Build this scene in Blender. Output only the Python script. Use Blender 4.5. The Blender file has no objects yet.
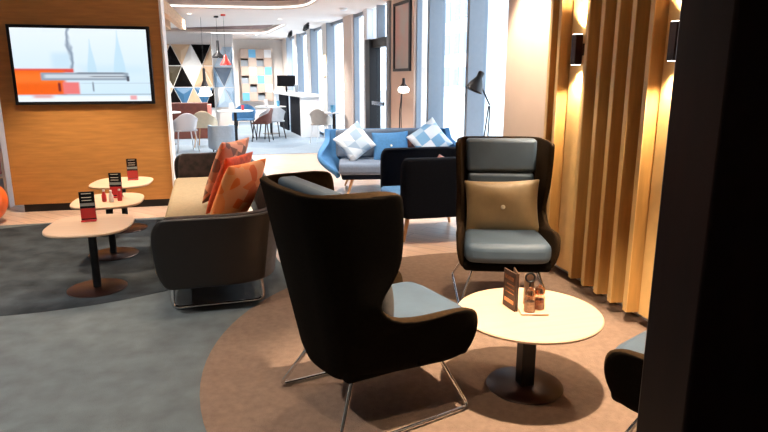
import bpy, bmesh, math, random
from mathutils import Vector, Matrix
random.seed(7)
S = bpy.context.scene
COL = S.collection
PI = math.pi
V = Vector

# ------------------------------------------------------------------ camera
CAM_H = 1.5
cd = bpy.data.cameras.new('camera')
cam = bpy.data.objects.new('camera', cd)
COL.objects.link(cam)
cd.sensor_width = 36.0
cd.lens = 600.0 / 768.0 * 36.0
cd.clip_start = 0.05
cd.clip_end = 300
cam.location = (0, 0, CAM_H)
cam.rotation_euler = (math.radians(90 - 12.953), 0, math.radians(-12.988))
S.camera = cam

# ------------------------------------------------------------------ world, exposure
W = bpy.data.worlds.new('sky')
S.world = W
W.use_nodes = True
bg = W.node_tree.nodes['Background']
bg.inputs[0].default_value = (0.86, 0.94, 1.0, 1)
bg.inputs[1].default_value = 4.2
S.view_settings.view_transform = 'Standard'
S.view_settings.look = 'None'
S.view_settings.exposure = 0.40
S.view_settings.gamma = 1.0
S.view_settings.use_curve_mapping = False
try:
    S.cycles.use_denoising = True
    S.cycles.max_bounces = 10
    S.cycles.transparent_max_bounces = 16
    S.cycles.caustics_reflective = False
    S.cycles.caustics_refractive = False
    S.cycles.sample_clamp_indirect = 6.0
except Exception:
    pass

WARM = (1.0, 0.80, 0.58)
NEUT = (1.0, 0.93, 0.86)


def spot(name, loc, power, color, size=70, blend=0.6, rad=0.04, aim=None):
    l = bpy.data.lights.new(name, 'SPOT')
    l.energy = power
    l.color = color
    l.spot_size = math.radians(size)
    l.spot_blend = blend
    l.shadow_soft_size = rad
    o = bpy.data.objects.new(name, l)
    COL.objects.link(o)
    o.location = loc
    if aim:
        d = V(aim) - V(loc)
        o.rotation_euler = d.to_track_quat('-Z', 'Y').to_euler()
    return o


# window wall line: x of the glass plane at depth y
def WX(y):
    return 2.63 + 0.0993 * (10.65 - y)


# daylight sampling portal in the window band (helps the sky light find the openings)
pl = bpy.data.lights.new('window_portal', 'AREA')
pl.shape = 'RECTANGLE'
pl.size = 15.6
pl.size_y = 2.8
pl.cycles.is_portal = True
po = bpy.data.objects.new('window_portal', pl)
COL.objects.link(po)
po.location = (WX(14.2) + 0.12, 14.2, 1.4)
po.rotation_euler = V((-1, -0.0993, 0)).to_track_quat('-Z', 'Z').to_euler()


# ------------------------------------------------------------------ materials
def new_mat(name):
    m = bpy.data.materials.new(name)
    m.use_nodes = True
    nt = m.node_tree
    return m, nt, nt.nodes['Principled BSDF']


def mat(name, col, rough=0.6, metal=0.0, var=0.0, scale=20.0, bump=0.0, bscale=None, coat=0.0,
        stretch=(1, 1, 1), spec=0.5, sheen=0.0, detail=4.0):
    m, nt, b = new_mat(name)
    b.inputs['Base Color'].default_value = (*col, 1)
    b.inputs['Roughness'].default_value = rough
    b.inputs['Metallic'].default_value = metal
    b.inputs['Specular IOR Level'].default_value = spec
    b.inputs['Coat Weight'].default_value = coat
    b.inputs['Sheen Weight'].default_value = sheen
    tc = nt.nodes.new('ShaderNodeTexCoord')
    mp = nt.nodes.new('ShaderNodeMapping')
    mp.inputs['Scale'].default_value = stretch
    nt.links.new(tc.outputs['Object'], mp.inputs[0])
    if var:
        n = nt.nodes.new('ShaderNodeTexNoise')
        n.inputs['Scale'].default_value = scale
        n.inputs['Detail'].default_value = detail
        nt.links.new(mp.outputs[0], n.inputs[0])
        r = nt.nodes.new('ShaderNodeValToRGB')
        r.color_ramp.elements[0].position = 0.3
        r.color_ramp.elements[1].position = 0.7
        r.color_ramp.elements[0].color = (*[c * (1 - var) for c in col], 1)
        r.color_ramp.elements[1].color = (*[min(1, c * (1 + var)) for c in col], 1)
        nt.links.new(n.outputs[0], r.inputs[0])
        nt.links.new(r.outputs[0], b.inputs['Base Color'])
    if bump:
        n2 = nt.nodes.new('ShaderNodeTexNoise')
        n2.inputs['Scale'].default_value = bscale or scale * 6
        n2.inputs['Detail'].default_value = 3
        nt.links.new(mp.outputs[0], n2.inputs[0])
        bp = nt.nodes.new('ShaderNodeBump')
        bp.inputs['Strength'].default_value = bump
        bp.inputs['Distance'].default_value = 0.01
        nt.links.new(n2.outputs[0], bp.inputs['Height'])
        nt.links.new(bp.outputs[0], b.inputs['Normal'])
    return m


def emis(name, col, strength):
    m, nt, b = new_mat(name)
    b.inputs['Base Color'].default_value = (*col, 1)
    b.inputs['Emission Color'].default_value = (*col, 1)
    b.inputs['Emission Strength'].default_value = strength
    return m


def glass_mat(name, tint, gloss=0.08):
    m = bpy.data.materials.new(name)
    m.use_nodes = True
    nt = m.node_tree
    nt.nodes.clear()
    out = nt.nodes.new('ShaderNodeOutputMaterial')
    t = nt.nodes.new('ShaderNodeBsdfTransparent')
    t.inputs[0].default_value = (*tint, 1)
    g = nt.nodes.new('ShaderNodeBsdfGlossy')
    g.inputs['Roughness'].default_value = 0.02
    mx = nt.nodes.new('ShaderNodeMixShader')
    mx.inputs[0].default_value = gloss
    nt.links.new(t.outputs[0], mx.inputs[1])
    nt.links.new(g.outputs[0], mx.inputs[2])
    nt.links.new(mx.outputs[0], out.inputs[0])
    return m


def plank_mat(name, c1, c2, gap, bw=1.4, rh=0.14, rough=0.35, rot=0.0):
    m, nt, b = new_mat(name)
    tc = nt.nodes.new('ShaderNodeTexCoord')
    mp = nt.nodes.new('ShaderNodeMapping')
    mp.inputs['Rotation'].default_value = (0, 0, rot)
    nt.links.new(tc.outputs['Object'], mp.inputs[0])
    br = nt.nodes.new('ShaderNodeTexBrick')
    br.inputs['Scale'].default_value = 1.0
    br.inputs['Brick Width'].default_value = bw
    br.inputs['Row Height'].default_value = rh
    br.inputs['Mortar Size'].default_value = 0.003
    br.inputs['Color1'].default_value = (*c1, 1)
    br.inputs['Color2'].default_value = (*c2, 1)
    br.inputs['Mortar'].default_value = (*gap, 1)
    nt.links.new(mp.outputs[0], br.inputs[0])
    mp2 = nt.nodes.new('ShaderNodeMapping')
    mp2.inputs['Scale'].default_value = (1.2, 22, 1)
    nt.links.new(mp.outputs[0], mp2.inputs[0])
    n = nt.nodes.new('ShaderNodeTexNoise')
    n.inputs['Scale'].default_value = 2.5
    n.inputs['Detail'].default_value = 5
    nt.links.new(mp2.outputs[0], n.inputs[0])
    mr = nt.nodes.new('ShaderNodeMapRange')
    mr.inputs[1].default_value = 0.3
    mr.inputs[2].default_value = 0.7
    mr.inputs[3].default_value = 0.8
    mr.inputs[4].default_value = 1.15
    nt.links.new(n.outputs[0], mr.inputs[0])
    mx = nt.nodes.new('ShaderNodeMix')
    mx.data_type = 'RGBA'
    mx.blend_type = 'MULTIPLY'
    mx.inputs[0].default_value = 1.0
    nt.links.new(br.outputs[0], mx.inputs[6])
    nt.links.new(mr.outputs[0], mx.inputs[7])
    nt.links.new(mx.outputs[2], b.inputs['Base Color'])
    b.inputs['Roughness'].default_value = rough
    return m


M = {}
M['oak_floor'] = plank_mat('oak planks', (0.50, 0.33, 0.24), (0.60, 0.42, 0.31), (0.22, 0.13, 0.09), rot=PI / 4)
M['carpet_grey'] = mat('grey loop carpet', (0.125, 0.143, 0.15), 0.95, var=0.16, scale=7, bump=0.5, bscale=160, spec=0.1)
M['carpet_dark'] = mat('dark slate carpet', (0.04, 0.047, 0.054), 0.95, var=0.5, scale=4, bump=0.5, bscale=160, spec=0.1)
M['carpet_brown'] = mat('brown mottled carpet', (0.215, 0.142, 0.103), 0.95, var=0.12, scale=30, bump=0.6, bscale=150, spec=0.1, detail=8)
M['carpet_far'] = plank_mat('blue grey carpet tiles', (0.20, 0.27, 0.345), (0.27, 0.335, 0.40), (0.17, 0.23, 0.30), bw=1.0, rh=1.0, rough=0.9, rot=0.5)
M['plaster'] = mat('white plaster', (0.80, 0.77, 0.74), 0.85, var=0.02, scale=3)
M['plaster_pink'] = mat('blush plaster', (0.74, 0.60, 0.52), 0.85, var=0.03, scale=3)
M['ceiling'] = mat('ceiling paint', (0.83, 0.77, 0.73), 0.9, var=0.02, scale=2)
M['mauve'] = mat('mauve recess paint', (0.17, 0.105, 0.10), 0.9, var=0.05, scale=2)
M['black_pillar'] = mat('black stained wood', (0.010, 0.003, 0.002), 0.45, spec=0.2, var=0.3, scale=6, stretch=(3, 3, 0.5), coat=0.0)
M['cove'] = emis('cove strip light', (1.0, 0.93, 0.86), 2.0)
M['panel_wood'] = mat('amber wood veneer', (0.43, 0.19, 0.048), 0.42, var=0.16, scale=3.5, stretch=(1, 1, 9), detail=6)
M['slat_wood'] = mat('honey slat veneer', (0.54, 0.29, 0.085), 0.4, var=0.14, scale=5, stretch=(6, 6, 0.6), detail=6)
M['slat_edge'] = mat('pale slat edge', (0.70, 0.44, 0.17), 0.45, var=0.08, scale=8)
M['table_wood'] = mat('pale beech veneer', (0.60, 0.41, 0.275), 0.38, var=0.06, scale=4, stretch=(1, 12, 1), detail=5)
M['timber'] = mat('timber baffle', (0.72, 0.46, 0.26), 0.5, var=0.15, scale=6, stretch=(6, 1, 6))
M['leg_wood'] = mat('beech legs', (0.62, 0.33, 0.14), 0.45, var=0.12, scale=10, stretch=(4, 4, 1))
M['shell_black'] = mat('espresso black wool', (0.0042, 0.003, 0.002), 0.9, var=0.3, scale=60, bump=0.25, bscale=400, spec=0.04)
M['wing_lit_brown'] = mat('lit umber shell wool', (0.030, 0.017, 0.008), 0.9, var=0.2, scale=60, bump=0.2, bscale=400, spec=0.05)  # shell wool in its lit tone, painted on inner faces and rims
M['leather'] = mat('slate blue leather', (0.055, 0.085, 0.12), 0.55, var=0.10, scale=10, bump=0.12, bscale=180)
M['chrome'] = mat('chrome', (0.75, 0.75, 0.76), 0.12, metal=1.0)
M['black_metal'] = mat('black steel', (0.012, 0.012, 0.014), 0.4, metal=0.3)
M['base_metal'] = mat('dark bronze plate', (0.03, 0.011, 0.008), 0.35, metal=0.4)
M['navy'] = mat('midnight wool', (0.004, 0.006, 0.012), 0.9, var=0.2, scale=60, bump=0.2, bscale=300, spec=0.1)
M['blue_fab'] = mat('mid blue wool', (0.035, 0.13, 0.27), 0.85, var=0.12, scale=40, bump=0.2, bscale=300)
M['sofa_grey'] = mat('grey blue wool', (0.105, 0.13, 0.17), 0.9, var=0.1, scale=50, bump=0.2, bscale=300)
M['sofa_out'] = mat('taupe leather', (0.007, 0.005, 0.0045), 0.4, var=0.15, scale=12, bump=0.1, bscale=150)
M['sofa_back'] = mat('slate grey outer back wool', (0.13, 0.15, 0.18), 0.8, var=0.1, scale=40, bump=0.15, bscale=300)
M['sofa_seat'] = mat('khaki seat wool', (0.27, 0.20, 0.115), 0.85, var=0.10, scale=30, bump=0.2, bscale=300)
M['sofa_pat'] = mat('mottled dark brown weave', (0.022, 0.011, 0.010), 0.8, var=0.95, scale=14)
M['gold_pillow'] = mat('bronze satin pillow', (0.25, 0.165, 0.075), 0.45, var=0.10, scale=12, bump=0.1, bscale=200, sheen=0.1)
M['taupe_pillow'] = mat('charcoal taupe pillow', (0.07, 0.06, 0.055), 0.8, var=0.15, scale=30, bump=0.1, bscale=200)
M['button'] = mat('ivory button', (0.75, 0.66, 0.5), 0.35)
M['white_paint'] = mat('white lacquer', (0.80, 0.82, 0.84), 0.4)
M['cream'] = mat('cream shell', (0.72, 0.60, 0.42), 0.5, var=0.05)
M['beige_shell'] = mat('beige shell', (0.48, 0.43, 0.38), 0.55, var=0.05)
M['pale_blue'] = mat('pale blue wool', (0.36, 0.48, 0.60), 0.8, var=0.06, scale=20)
M['grey_shell'] = mat('soft grey wool', (0.42, 0.44, 0.47), 0.8, var=0.06, scale=20)
M['rust'] = mat('chestnut leather', (0.15, 0.045, 0.03), 0.5, var=0.15)
M['oxblood'] = mat('oxblood leather', (0.13, 0.035, 0.025), 0.5, var=0.2, scale=8)
M['salmon'] = mat('salmon lacquer', (0.75, 0.25, 0.20), 0.5)
M['alu'] = mat('blue grey aluminium', (0.21, 0.245, 0.29), 0.5, var=0.03)
M['glass'] = glass_mat('window glass', (0.90, 0.95, 1.0))
M['jar_glass'] = glass_mat('jar glass', (0.92, 0.80, 0.70), 0.18)
M['copper'] = mat('copper', (0.80, 0.40, 0.22), 0.25, metal=1.0)
M['pepper'] = mat('red brown seasoning', (0.35, 0.11, 0.05), 0.6, var=0.4, scale=120)
M['salt'] = mat('pale seasoning', (0.72, 0.55, 0.42), 0.6, var=0.2, scale=120)
M['menu_brown'] = mat('brown menu card', (0.055, 0.022, 0.010), 0.5, var=0.2, scale=30)
M['paper'] = mat('white card', (0.82, 0.80, 0.78), 0.6)
M['red_gloss'] = mat('red gloss', (0.55, 0.03, 0.04), 0.3)
M['black_gloss'] = mat('black gloss', (0.01, 0.01, 0.012), 0.12)
M['orange_ball'] = mat('orange vinyl', (0.80, 0.13, 0.02), 0.4, var=0.05)
M['orange_red'] = mat('vermilion wool', (0.70, 0.10, 0.035), 0.8, var=0.2, scale=25)
M['concrete'] = mat('pale pavement', (0.6, 0.6, 0.58), 0.9, var=0.08, scale=2)
M['facade'] = mat('pale facade render', (0.62, 0.64, 0.66), 0.9, var=0.05, scale=1)
M['facade_glass'] = mat('dull window glazing', (0.16, 0.20, 0.25), 0.15)
M['light_disc'] = emis('lit downlight lens', (1.0, 0.90, 0.75), 6.0)
M['lamp_glow'] = emis('lit lamp bulb', (1.0, 0.93, 0.82), 7.0)
M['sconce_glow'] = emis('lit sconce glass', (1.0, 0.80, 0.50), 3.5)
M['red_enamel'] = mat('red enamel', (0.72, 0.05, 0.04), 0.35)
M['white_frame'] = mat('white trim', (0.82, 0.80, 0.78), 0.5)
M['sky_blue_box'] = mat('sky blue lacquer', (0.12, 0.38, 0.62), 0.5)
M['steel_grey_box'] = mat('steel grey lacquer', (0.30, 0.36, 0.42), 0.5)
M['sand_box'] = mat('sand lacquer', (0.46, 0.36, 0.30), 0.5)
M['umber_box'] = mat('umber interior', (0.16, 0.10, 0.08), 0.6)


def fabric_pattern(name, cols, scale, kind='VORONOI', rough=0.8):
    m, nt, b = new_mat(name)
    tc = nt.nodes.new('ShaderNodeTexCoord')
    v = nt.nodes.new('ShaderNodeTexVoronoi')
    v.inputs['Scale'].default_value = scale
    nt.links.new(tc.outputs['Object'], v.inputs[0])
    sp = nt.nodes.new('ShaderNodeSeparateColor')
    nt.links.new(v.outputs['Color'], sp.inputs[0])
    r = nt.nodes.new('ShaderNodeValToRGB')
    r.color_ramp.interpolation = 'CONSTANT'
    while len(r.color_ramp.elements) < len(cols):
        r.color_ramp.elements.new(0.5)
    for i, c in enumerate(cols):
        r.color_ramp.elements[i].position = i / len(cols)
        r.color_ramp.elements[i].color = (*c, 1)
    nt.links.new(sp.outputs[0], r.inputs[0])
    nt.links.new(r.outputs[0], b.inputs['Base Color'])
    b.inputs['Roughness'].default_value = rough
    return m


M['orange_pat'] = fabric_pattern('orange mosaic print', [(0.95, 0.22, 0.04), (1.0, 0.32, 0.10), (0.95, 0.40, 0.20), (0.90, 0.17, 0.03), (0.98, 0.42, 0.18)], 9)
M['coral_pat'] = fabric_pattern('coral mosaic print', [(0.80, 0.30, 0.16), (0.55, 0.22, 0.13), (0.85, 0.40, 0.26), (0.25, 0.12, 0.09)], 12)


def tri_pillow_mat(name, cols, cell):
    """printed triangles: skewed checks in object x/z split along the diagonal"""
    m, nt, b = new_mat(name)
    tc = nt.nodes.new('ShaderNodeTexCoord')
    s = nt.nodes.new('ShaderNodeSeparateXYZ')
    nt.links.new(tc.outputs['Object'], s.inputs[0])

    def math_(op, a, bb=None):
        n = nt.nodes.new('ShaderNodeMath')
        n.operation = op
        for i, x in enumerate((a, bb)):
            if x is None:
                continue
            if isinstance(x, (int, float)):
                n.inputs[i].default_value = x
            else:
                nt.links.new(x, n.inputs[i])
        return n.outputs[0]
    x = math_('DIVIDE', s.outputs[0], cell)
    y = math_('DIVIDE', s.outputs[1], cell)
    fx, fy = math_('FLOOR', x), math_('FLOOR', y)
    d = math_('GREATER_THAN', math_('ADD', math_('FRACT', x), math_('FRACT', y)), 1.0)
    cv = nt.nodes.new('ShaderNodeCombineXYZ')
    nt.links.new(fx, cv.inputs[0])
    nt.links.new(fy, cv.inputs[1])
    nt.links.new(d, cv.inputs[2])
    wn = nt.nodes.new('ShaderNodeTexWhiteNoise')
    nt.links.new(cv.outputs[0], wn.inputs[0])
    r = nt.nodes.new('ShaderNodeValToRGB')
    r.color_ramp.interpolation = 'CONSTANT'
    while len(r.color_ramp.elements) < len(cols):
        r.color_ramp.elements.new(0.5)
    for i, c in enumerate(cols):
        r.color_ramp.elements[i].position = i / len(cols)
        r.color_ramp.elements[i].color = (*c, 1)
    nt.links.new(wn.outputs[0], r.inputs[0])
    nt.links.new(r.outputs[0], b.inputs['Base Color'])
    b.inputs['Roughness'].default_value = 0.8
    return m


M['white_tri'] = tri_pillow_mat('white and ice blue triangle print', [(0.50, 0.54, 0.57), (0.33, 0.39, 0.45), (0.60, 0.61, 0.62), (0.20, 0.27, 0.34), (0.45, 0.43, 0.42)], 0.13)
M['blue_tri'] = tri_pillow_mat('ice blue and white triangle print', [(0.52, 0.56, 0.60), (0.16, 0.32, 0.48), (0.58, 0.60, 0.62), (0.32, 0.44, 0.54)], 0.15)


# ------------------------------------------------------------------ mesh helpers
def tag(o, label=None, cat=None, group=None, kind=None):
    if label: o['label'] = label
    if cat: o['category'] = cat
    if group: o['group'] = group
    if kind: o['kind'] = kind
    return o


def obj(name, bm, m, parent=None, smooth=True, bevel=0, subsurf=0, solid=0, loc=None, rot=None, ang=40, seg=2, offset=-1):
    me = bpy.data.meshes.new(name)
    bmesh.ops.recalc_face_normals(bm, faces=bm.faces) if not solid else None
    bm.to_mesh(me)
    bm.free()
    for x in (m if isinstance(m, (list, tuple)) else [m]):
        me.materials.append(x)
    o = bpy.data.objects.new(name, me)
    COL.objects.link(o)
    if parent: o.parent = parent
    if loc: o.location = loc
    if rot: o.rotation_euler = rot
    if smooth:
        for p in me.polygons: p.use_smooth = True
        me.set_sharp_from_angle(angle=math.radians(ang if not subsurf else 180))
    if solid:
        md = o.modifiers.new('solid', 'SOLIDIFY')
        md.thickness = solid
        md.offset = offset
        md.use_even_offset = False
    if bevel:
        md = o.modifiers.new('bevel', 'BEVEL')
        md.width = bevel
        md.segments = seg
        md.limit_method = 'ANGLE'
        md.angle_limit = math.radians(35)
    if subsurf:
        md = o.modifiers.new('sub', 'SUBSURF')
        md.levels = subsurf
        md.render_levels = subsurf
    return o


def thing(name, label, cat, loc=(0, 0, 0), rz=0.0, group=None):
    o = bpy.data.objects.new(name, None)
    o.empty_display_size = 0.1
    COL.objects.link(o)
    o.location = loc
    o.rotation_euler = (0, 0, rz)
    return tag(o, label, cat, group)


def kids(o):
    return [c for c in bpy.data.objects if c.parent == o]


def dup(root, loc, rz, label, group=None):
    r = root.copy()
    COL.objects.link(r)
    r.location = loc
    r.rotation_euler = (0, 0, rz)
    r['label'] = label
    if group: r['group'] = group
    for ch in kids(root):
        c = ch.copy()
        COL.objects.link(c)
        c.parent = r
        for g in kids(ch):
            d = g.copy()
            COL.objects.link(d)
            d.parent = c
    return r


def box(bm, lo, hi, mi=0, mtx=None):
    x0, y0, z0 = lo
    x1, y1, z1 = hi
    c = [(x0, y0, z0), (x1, y0, z0), (x1, y1, z0), (x0, y1, z0), (x0, y0, z1), (x1, y0, z1), (x1, y1, z1), (x0, y1, z1)]
    vs = [bm.verts.new(mtx @ V(p) if mtx else p) for p in c]
    for f in ((0, 3, 2, 1), (4, 5, 6, 7), (0, 1, 5, 4), (1, 2, 6, 5), (2, 3, 7, 6), (3, 0, 4, 7)):
        fa = bm.faces.new([vs[i] for i in f])
        fa.material_index = mi
    return bm


def B(*boxes, mi=0):
    bm = bmesh.new()
    for lo, hi in boxes: box(bm, lo, hi, mi)
    return bm


def prism(bm, pts, z0, z1, mi=0):
    a = [bm.verts.new((p[0], p[1], z0)) for p in pts]
    b = [bm.verts.new((p[0], p[1], z1)) for p in pts]
    n = len(pts)
    bm.faces.new(a[::-1]).material_index = mi
    bm.faces.new(b).material_index = mi
    for i in range(n):
        bm.faces.new((a[i], a[(i + 1) % n], b[(i + 1) % n], b[i])).material_index = mi
    return bm


def lathe(bm, prof, n=32, c=(0, 0), mi=0):
    rings = []
    for r, z in prof:
        if r < 1e-5:
            rings.append([bm.verts.new((c[0], c[1], z))])
        else:
            rings.append([bm.verts.new((c[0] + r * math.cos(2 * PI * i / n), c[1] + r * math.sin(2 * PI * i / n), z)) for i in range(n)])
    for a, b in zip(rings, rings[1:]):
        for i in range(n):
            j = (i + 1) % n
            if len(a) == 1 and len(b) == 1: continue
            if len(a) == 1: f = (a[0], b[j], b[i])
            elif len(b) == 1: f = (a[i], a[j], b[0])
            else: f = (a[i], a[j], b[j], b[i])
            bm.faces.new(f).material_index = mi
    return bm


def L(prof, n=32, c=(0, 0)):
    return lathe(bmesh.new(), prof, n, c)


def tube(bm, pts, r, n=10, mi=0, round_corners=0.0):
    pts = [V(p) for p in pts]
    if round_corners:
        out = [pts[0]]
        for a, b, c in zip(pts, pts[1:], pts[2:]):
            d1 = (a - b); d2 = (c - b)
            k = min(round_corners, d1.length * .45, d2.length * .45)
            p, q = b + d1.normalized() * k, b + d2.normalized() * k
            for i in range(7):
                t = i / 6
                out.append((1 - t) ** 2 * p + 2 * t * (1 - t) * b + t * t * q)
        out.append(pts[-1])
        pts = out
    rs = r if isinstance(r, (list, tuple)) else [r] * len(pts)
    rings = []
    up = None
    for i, p in enumerate(pts):
        d = (pts[min(i + 1, len(pts) - 1)] - pts[max(i - 1, 0)]).normalized()
        if up is None:
            up = d.orthogonal().normalized()
        up = (up - d * up.dot(d)).normalized()
        s = d.cross(up)
        rings.append([bm.verts.new(p + (up * math.cos(2 * PI * k / n) + s * math.sin(2 * PI * k / n)) * rs[i]) for k in range(n)])
    for a, b in zip(rings, rings[1:]):
        for k in range(n):
            j = (k + 1) % n
            bm.faces.new((a[k], a[j], b[j], b[k])).material_index = mi
    bm.faces.new(rings[0][::-1]).material_index = mi
    bm.faces.new(rings[-1]).material_index = mi
    return bm


def T(pts, r, n=10, rc=0.0):
    return tube(bmesh.new(), pts, r, n, 0, rc)


def lerp_table(tab, z):
    for (a, va), (b, vb) in zip(tab, tab[1:]):
        if z <= b:
            t = (z - a) / (b - a) if b > a else 0
            t = max(0, min(1, t))
            return va + (vb - va) * t
    return tab[-1][1]


def ucurve(wf, yf, wb, yb, r, ns=7, nc=5, nb=6, bulge=0.0):
    """U path: right front tip -> right back corner -> left front tip"""
    P0, C = V((wf, yf)), V((wb, yb))
    d = (P0 - C)
    r1 = min(r, d.length * 0.8)
    a = C + d.normalized() * r1
    b = C + V((-min(r, wb * .8), 0))
    half = [P0 + (a - P0) * (i / ns) for i in range(ns)]
    for i in range(nc + 1):
        t = i / nc
        half.append((1 - t) ** 2 * a + 2 * t * (1 - t) * C + t * t * b)
    for i in range(1, nb):
        p = b + (V((0, yb)) - b) * (i / nb)
        half.append(p - V((0, bulge * math.sin(PI / 2 * i / nb))))
    mid = V((0, yb - bulge))
    return half + [mid] + [V((-p.x, p.y)) for p in reversed(half)]


def grid_mesh(rows, z):
    bm = bmesh.new()
    g = [[bm.verts.new((p.x, p.y, zz)) for p in row] for row, zz in zip(rows, z)]
    for a, b in zip(g, g[1:]):
        for i in range(len(a) - 1):
            bm.faces.new((a[i], b[i], b[i + 1], a[i + 1]))
    return bm


def rbox(bm, lo, hi, mi=0):
    return box(bm, lo, hi, mi)


def pillow_bm(w, h, t, n=14, pinch=0.09):
    bm = bmesh.new()
    vt, vb = {}, {}
    for i in range(n + 1):
        for j in range(n + 1):
            u, v = 2 * i / n - 1, 2 * j / n - 1
            k = 1 - pinch * (1 - abs(u) ** 2) * 0  # straight base
            px = w / 2 * u * (1 - pinch * (1 - v * v) * 0.9)
            py = h / 2 * v * (1 - pinch * (1 - u * u) * 0.9)
            th = t / 2 * (max(0, (1 - abs(u) ** 2.6)) * max(0, (1 - abs(v) ** 2.6))) ** 0.55
            th += 0.004 * math.sin(5 * u + 3 * v) * (1 - u * u) * (1 - v * v)
            edge = i in (0, n) or j in (0, n)
            a = bm.verts.new((px, py, th))
            vt[i, j] = a
            vb[i, j] = a if edge else bm.verts.new((px, py, -th))
    for i in range(n):
        for j in range(n):
            bm.faces.new((vt[i, j], vt[i + 1, j], vt[i + 1, j + 1], vt[i, j + 1]))
            bm.faces.new((vb[i, j], vb[i, j + 1], vb[i + 1, j + 1], vb[i + 1, j]))
    return bm


def make_pillow(label, m, w, h, t, mtx, button=None, group=None):
    o = obj('scatter_cushion', pillow_bm(w, h, t), m, subsurf=1)
    o.matrix_world = mtx
    tag(o, label, 'cushion', group)
    if button:
        obj('button', L([(0, t / 2 + .008), (.012, t / 2 + .006), (.016, t / 2), (.014, t / 2 - .012), (0, t / 2 - .014)], 14), button, o)
    return o


def frame_mtx(loc, xdir, ydir):
    x = V(xdir).normalized()
    z = x.cross(V(ydir)).normalized()
    y = z.cross(x)
    m = Matrix((x, y, z)).transposed().to_4x4()
    m.translation = V(loc)
    return m


def superellipse(rx, ry, p, n=48):
    out = []
    for i in range(n):
        a = 2 * PI * i / n
        c, s = math.cos(a), math.sin(a)
        out.append((rx * math.copysign(abs(c) ** (2 / p), c), ry * math.copysign(abs(s) ** (2 / p), s)))
    return out


# ================================================================== STRUCTURE
CZ = 2.8
struct = lambda o: tag(o, kind='structure')
FLX0, FLX1, FLY0, FLY1 = -5.0, 4.2, -1.6, 22.2
bm = bmesh.new()
prism(bm, [(FLX0, FLY0), (3.9, FLY0), (WX(FLY1) + .15 + 2.1 * 0, FLY1), (FLX0, FLY1)], -0.1, 0)
struct(obj('floor', bm, M['oak_floor'], smooth=False))


def poly_flat(pts, z0, z1):
    return prism(bmesh.new(), pts, z0, z1)


# ceiling with two lit recesses -------------------------------------
def rounded(pts, r, n=8):
    out = []
    k = len(pts)
    for i in range(k):
        a, b, c = V(pts[i - 1]), V(pts[i]), V(pts[(i + 1) % k])
        rr = r[i] if isinstance(r, (list, tuple)) else r
        p, q = b + (a - b).normalized() * rr, b + (c - b).normalized() * rr
        for j in range(n + 1):
            t = j / n
            v = (1 - t) ** 2 * p + 2 * t * (1 - t) * b + t * t * q
            out.append((v.x, v.y))
    return out


rec1 = rounded([(-3.6, 8.2), (1.55, 8.2), (1.22, 12.5), (-3.6, 12.75)], [.2, .5, .9, .2])
rec2 = rounded([(-3.2, 18.5), (1.18, 15.7), (0.75, 19.75), (-3.2, 19.95)], [.1, .3, .8, .1])
bm = bmesh.new()


def loop(pts, z):
    vs = [bm.verts.new((p[0], p[1], z)) for p in pts]
    return vs, [bm.edges.new((vs[i], vs[(i + 1) % len(vs)])) for i in range(len(vs))]


_, e0 = loop([(FLX0, FLY0), (3.9, FLY0), (WX(FLY1) + .15, FLY1), (FLX0, FLY1)], CZ)
v1, e1 = loop(rec1, CZ)
v2, e2 = loop(rec2, CZ)
bmesh.ops.triangle_fill(bm, use_beauty=True, use_dissolve=False, edges=e0 + e1 + e2)
RD = 0.16
for vs in (v1, v2):
    up = [bm.verts.new((v.co.x, v.co.y, CZ + RD)) for v in vs]
    n = len(vs)
    for i in range(n):
        bm.faces.new((vs[i], vs[(i + 1) % n], up[(i + 1) % n], up[i]))
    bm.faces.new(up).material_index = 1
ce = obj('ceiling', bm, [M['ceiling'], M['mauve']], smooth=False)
struct(ce)


# walls
struct(obj('wall_back', B(((FLX0 - .1, FLY0 - .1, 0), (3.9, FLY0, CZ))), M['plaster'], smooth=False))
struct(obj('wall_left', B(((FLX0 - .1, FLY0, 0), (FLX0, FLY1, CZ))), M['plaster'], smooth=False))
struct(obj('wall_far', B(((FLX0, FLY1 - .2, 0), (WX(FLY1 - .2), FLY1, CZ))), M['plaster'], smooth=False))
# right wall behind the slats, with its return towards the glazing
bm = bmesh.new()
prism(bm, [(2.42, FLY0), (3.9, FLY0), (3.2, 5.46), (2.42, 5.40)], 0, CZ)
struct(obj('wall_right', bm, M['plaster_pink'], smooth=False))
struct(obj('baseboard_right', B(((2.405, FLY0, 0), (2.42, 5.3, .09))), M['white_frame'], bevel=.003))
# near dark pillar at the right of the view
struct(obj('wall_near_pillar', B(((0.806, 0.89, 0), (2.40, 1.03, CZ))), M['black_pillar'], bevel=.006))
# cove strips
for nm, rec in (('cove_light', rec1), ('cove_light', rec2)):
    bm = bmesh.new()
    n = len(rec)
    c = V((sum(p[0] for p in rec) / n, sum(p[1] for p in rec) / n))
    ins = [V(p) + (c - V(p)).normalized() * .012 for p in rec]
    lo = [bm.verts.new((p.x, p.y, CZ + .03)) for p in ins]
    hi = [bm.verts.new((p.x, p.y, CZ + .055)) for p in ins]
    lo2 = [bm.verts.new((p[0], p[1], CZ + .03)) for p in rec]
    hi2 = [bm.verts.new((p[0], p[1], CZ + .055)) for p in rec]
    for i in range(n):
        j = (i + 1) % n
        bm.faces.new((lo[i], lo[j], hi[j], hi[i]))
        bm.faces.new((lo[i], lo2[i], lo2[j], lo[j]))
        bm.faces.new((hi[i], hi[j], hi2[j], hi2[i]))
    o = obj(nm, bm, M['cove'], smooth=False)
    tag(o, ('glowing white strip light lining the nearer ceiling recess' if rec is rec1 else
            'glowing white strip light lining the ceiling recess at the far end'), 'cove light')


# carpets ------------------------------------------------------------
def carpet(name, pts, z, m, label, cat='carpet', z0=0.0):
    return tag(obj(name, poly_flat(pts, z0, z), m, smooth=False), label, cat)


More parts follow.
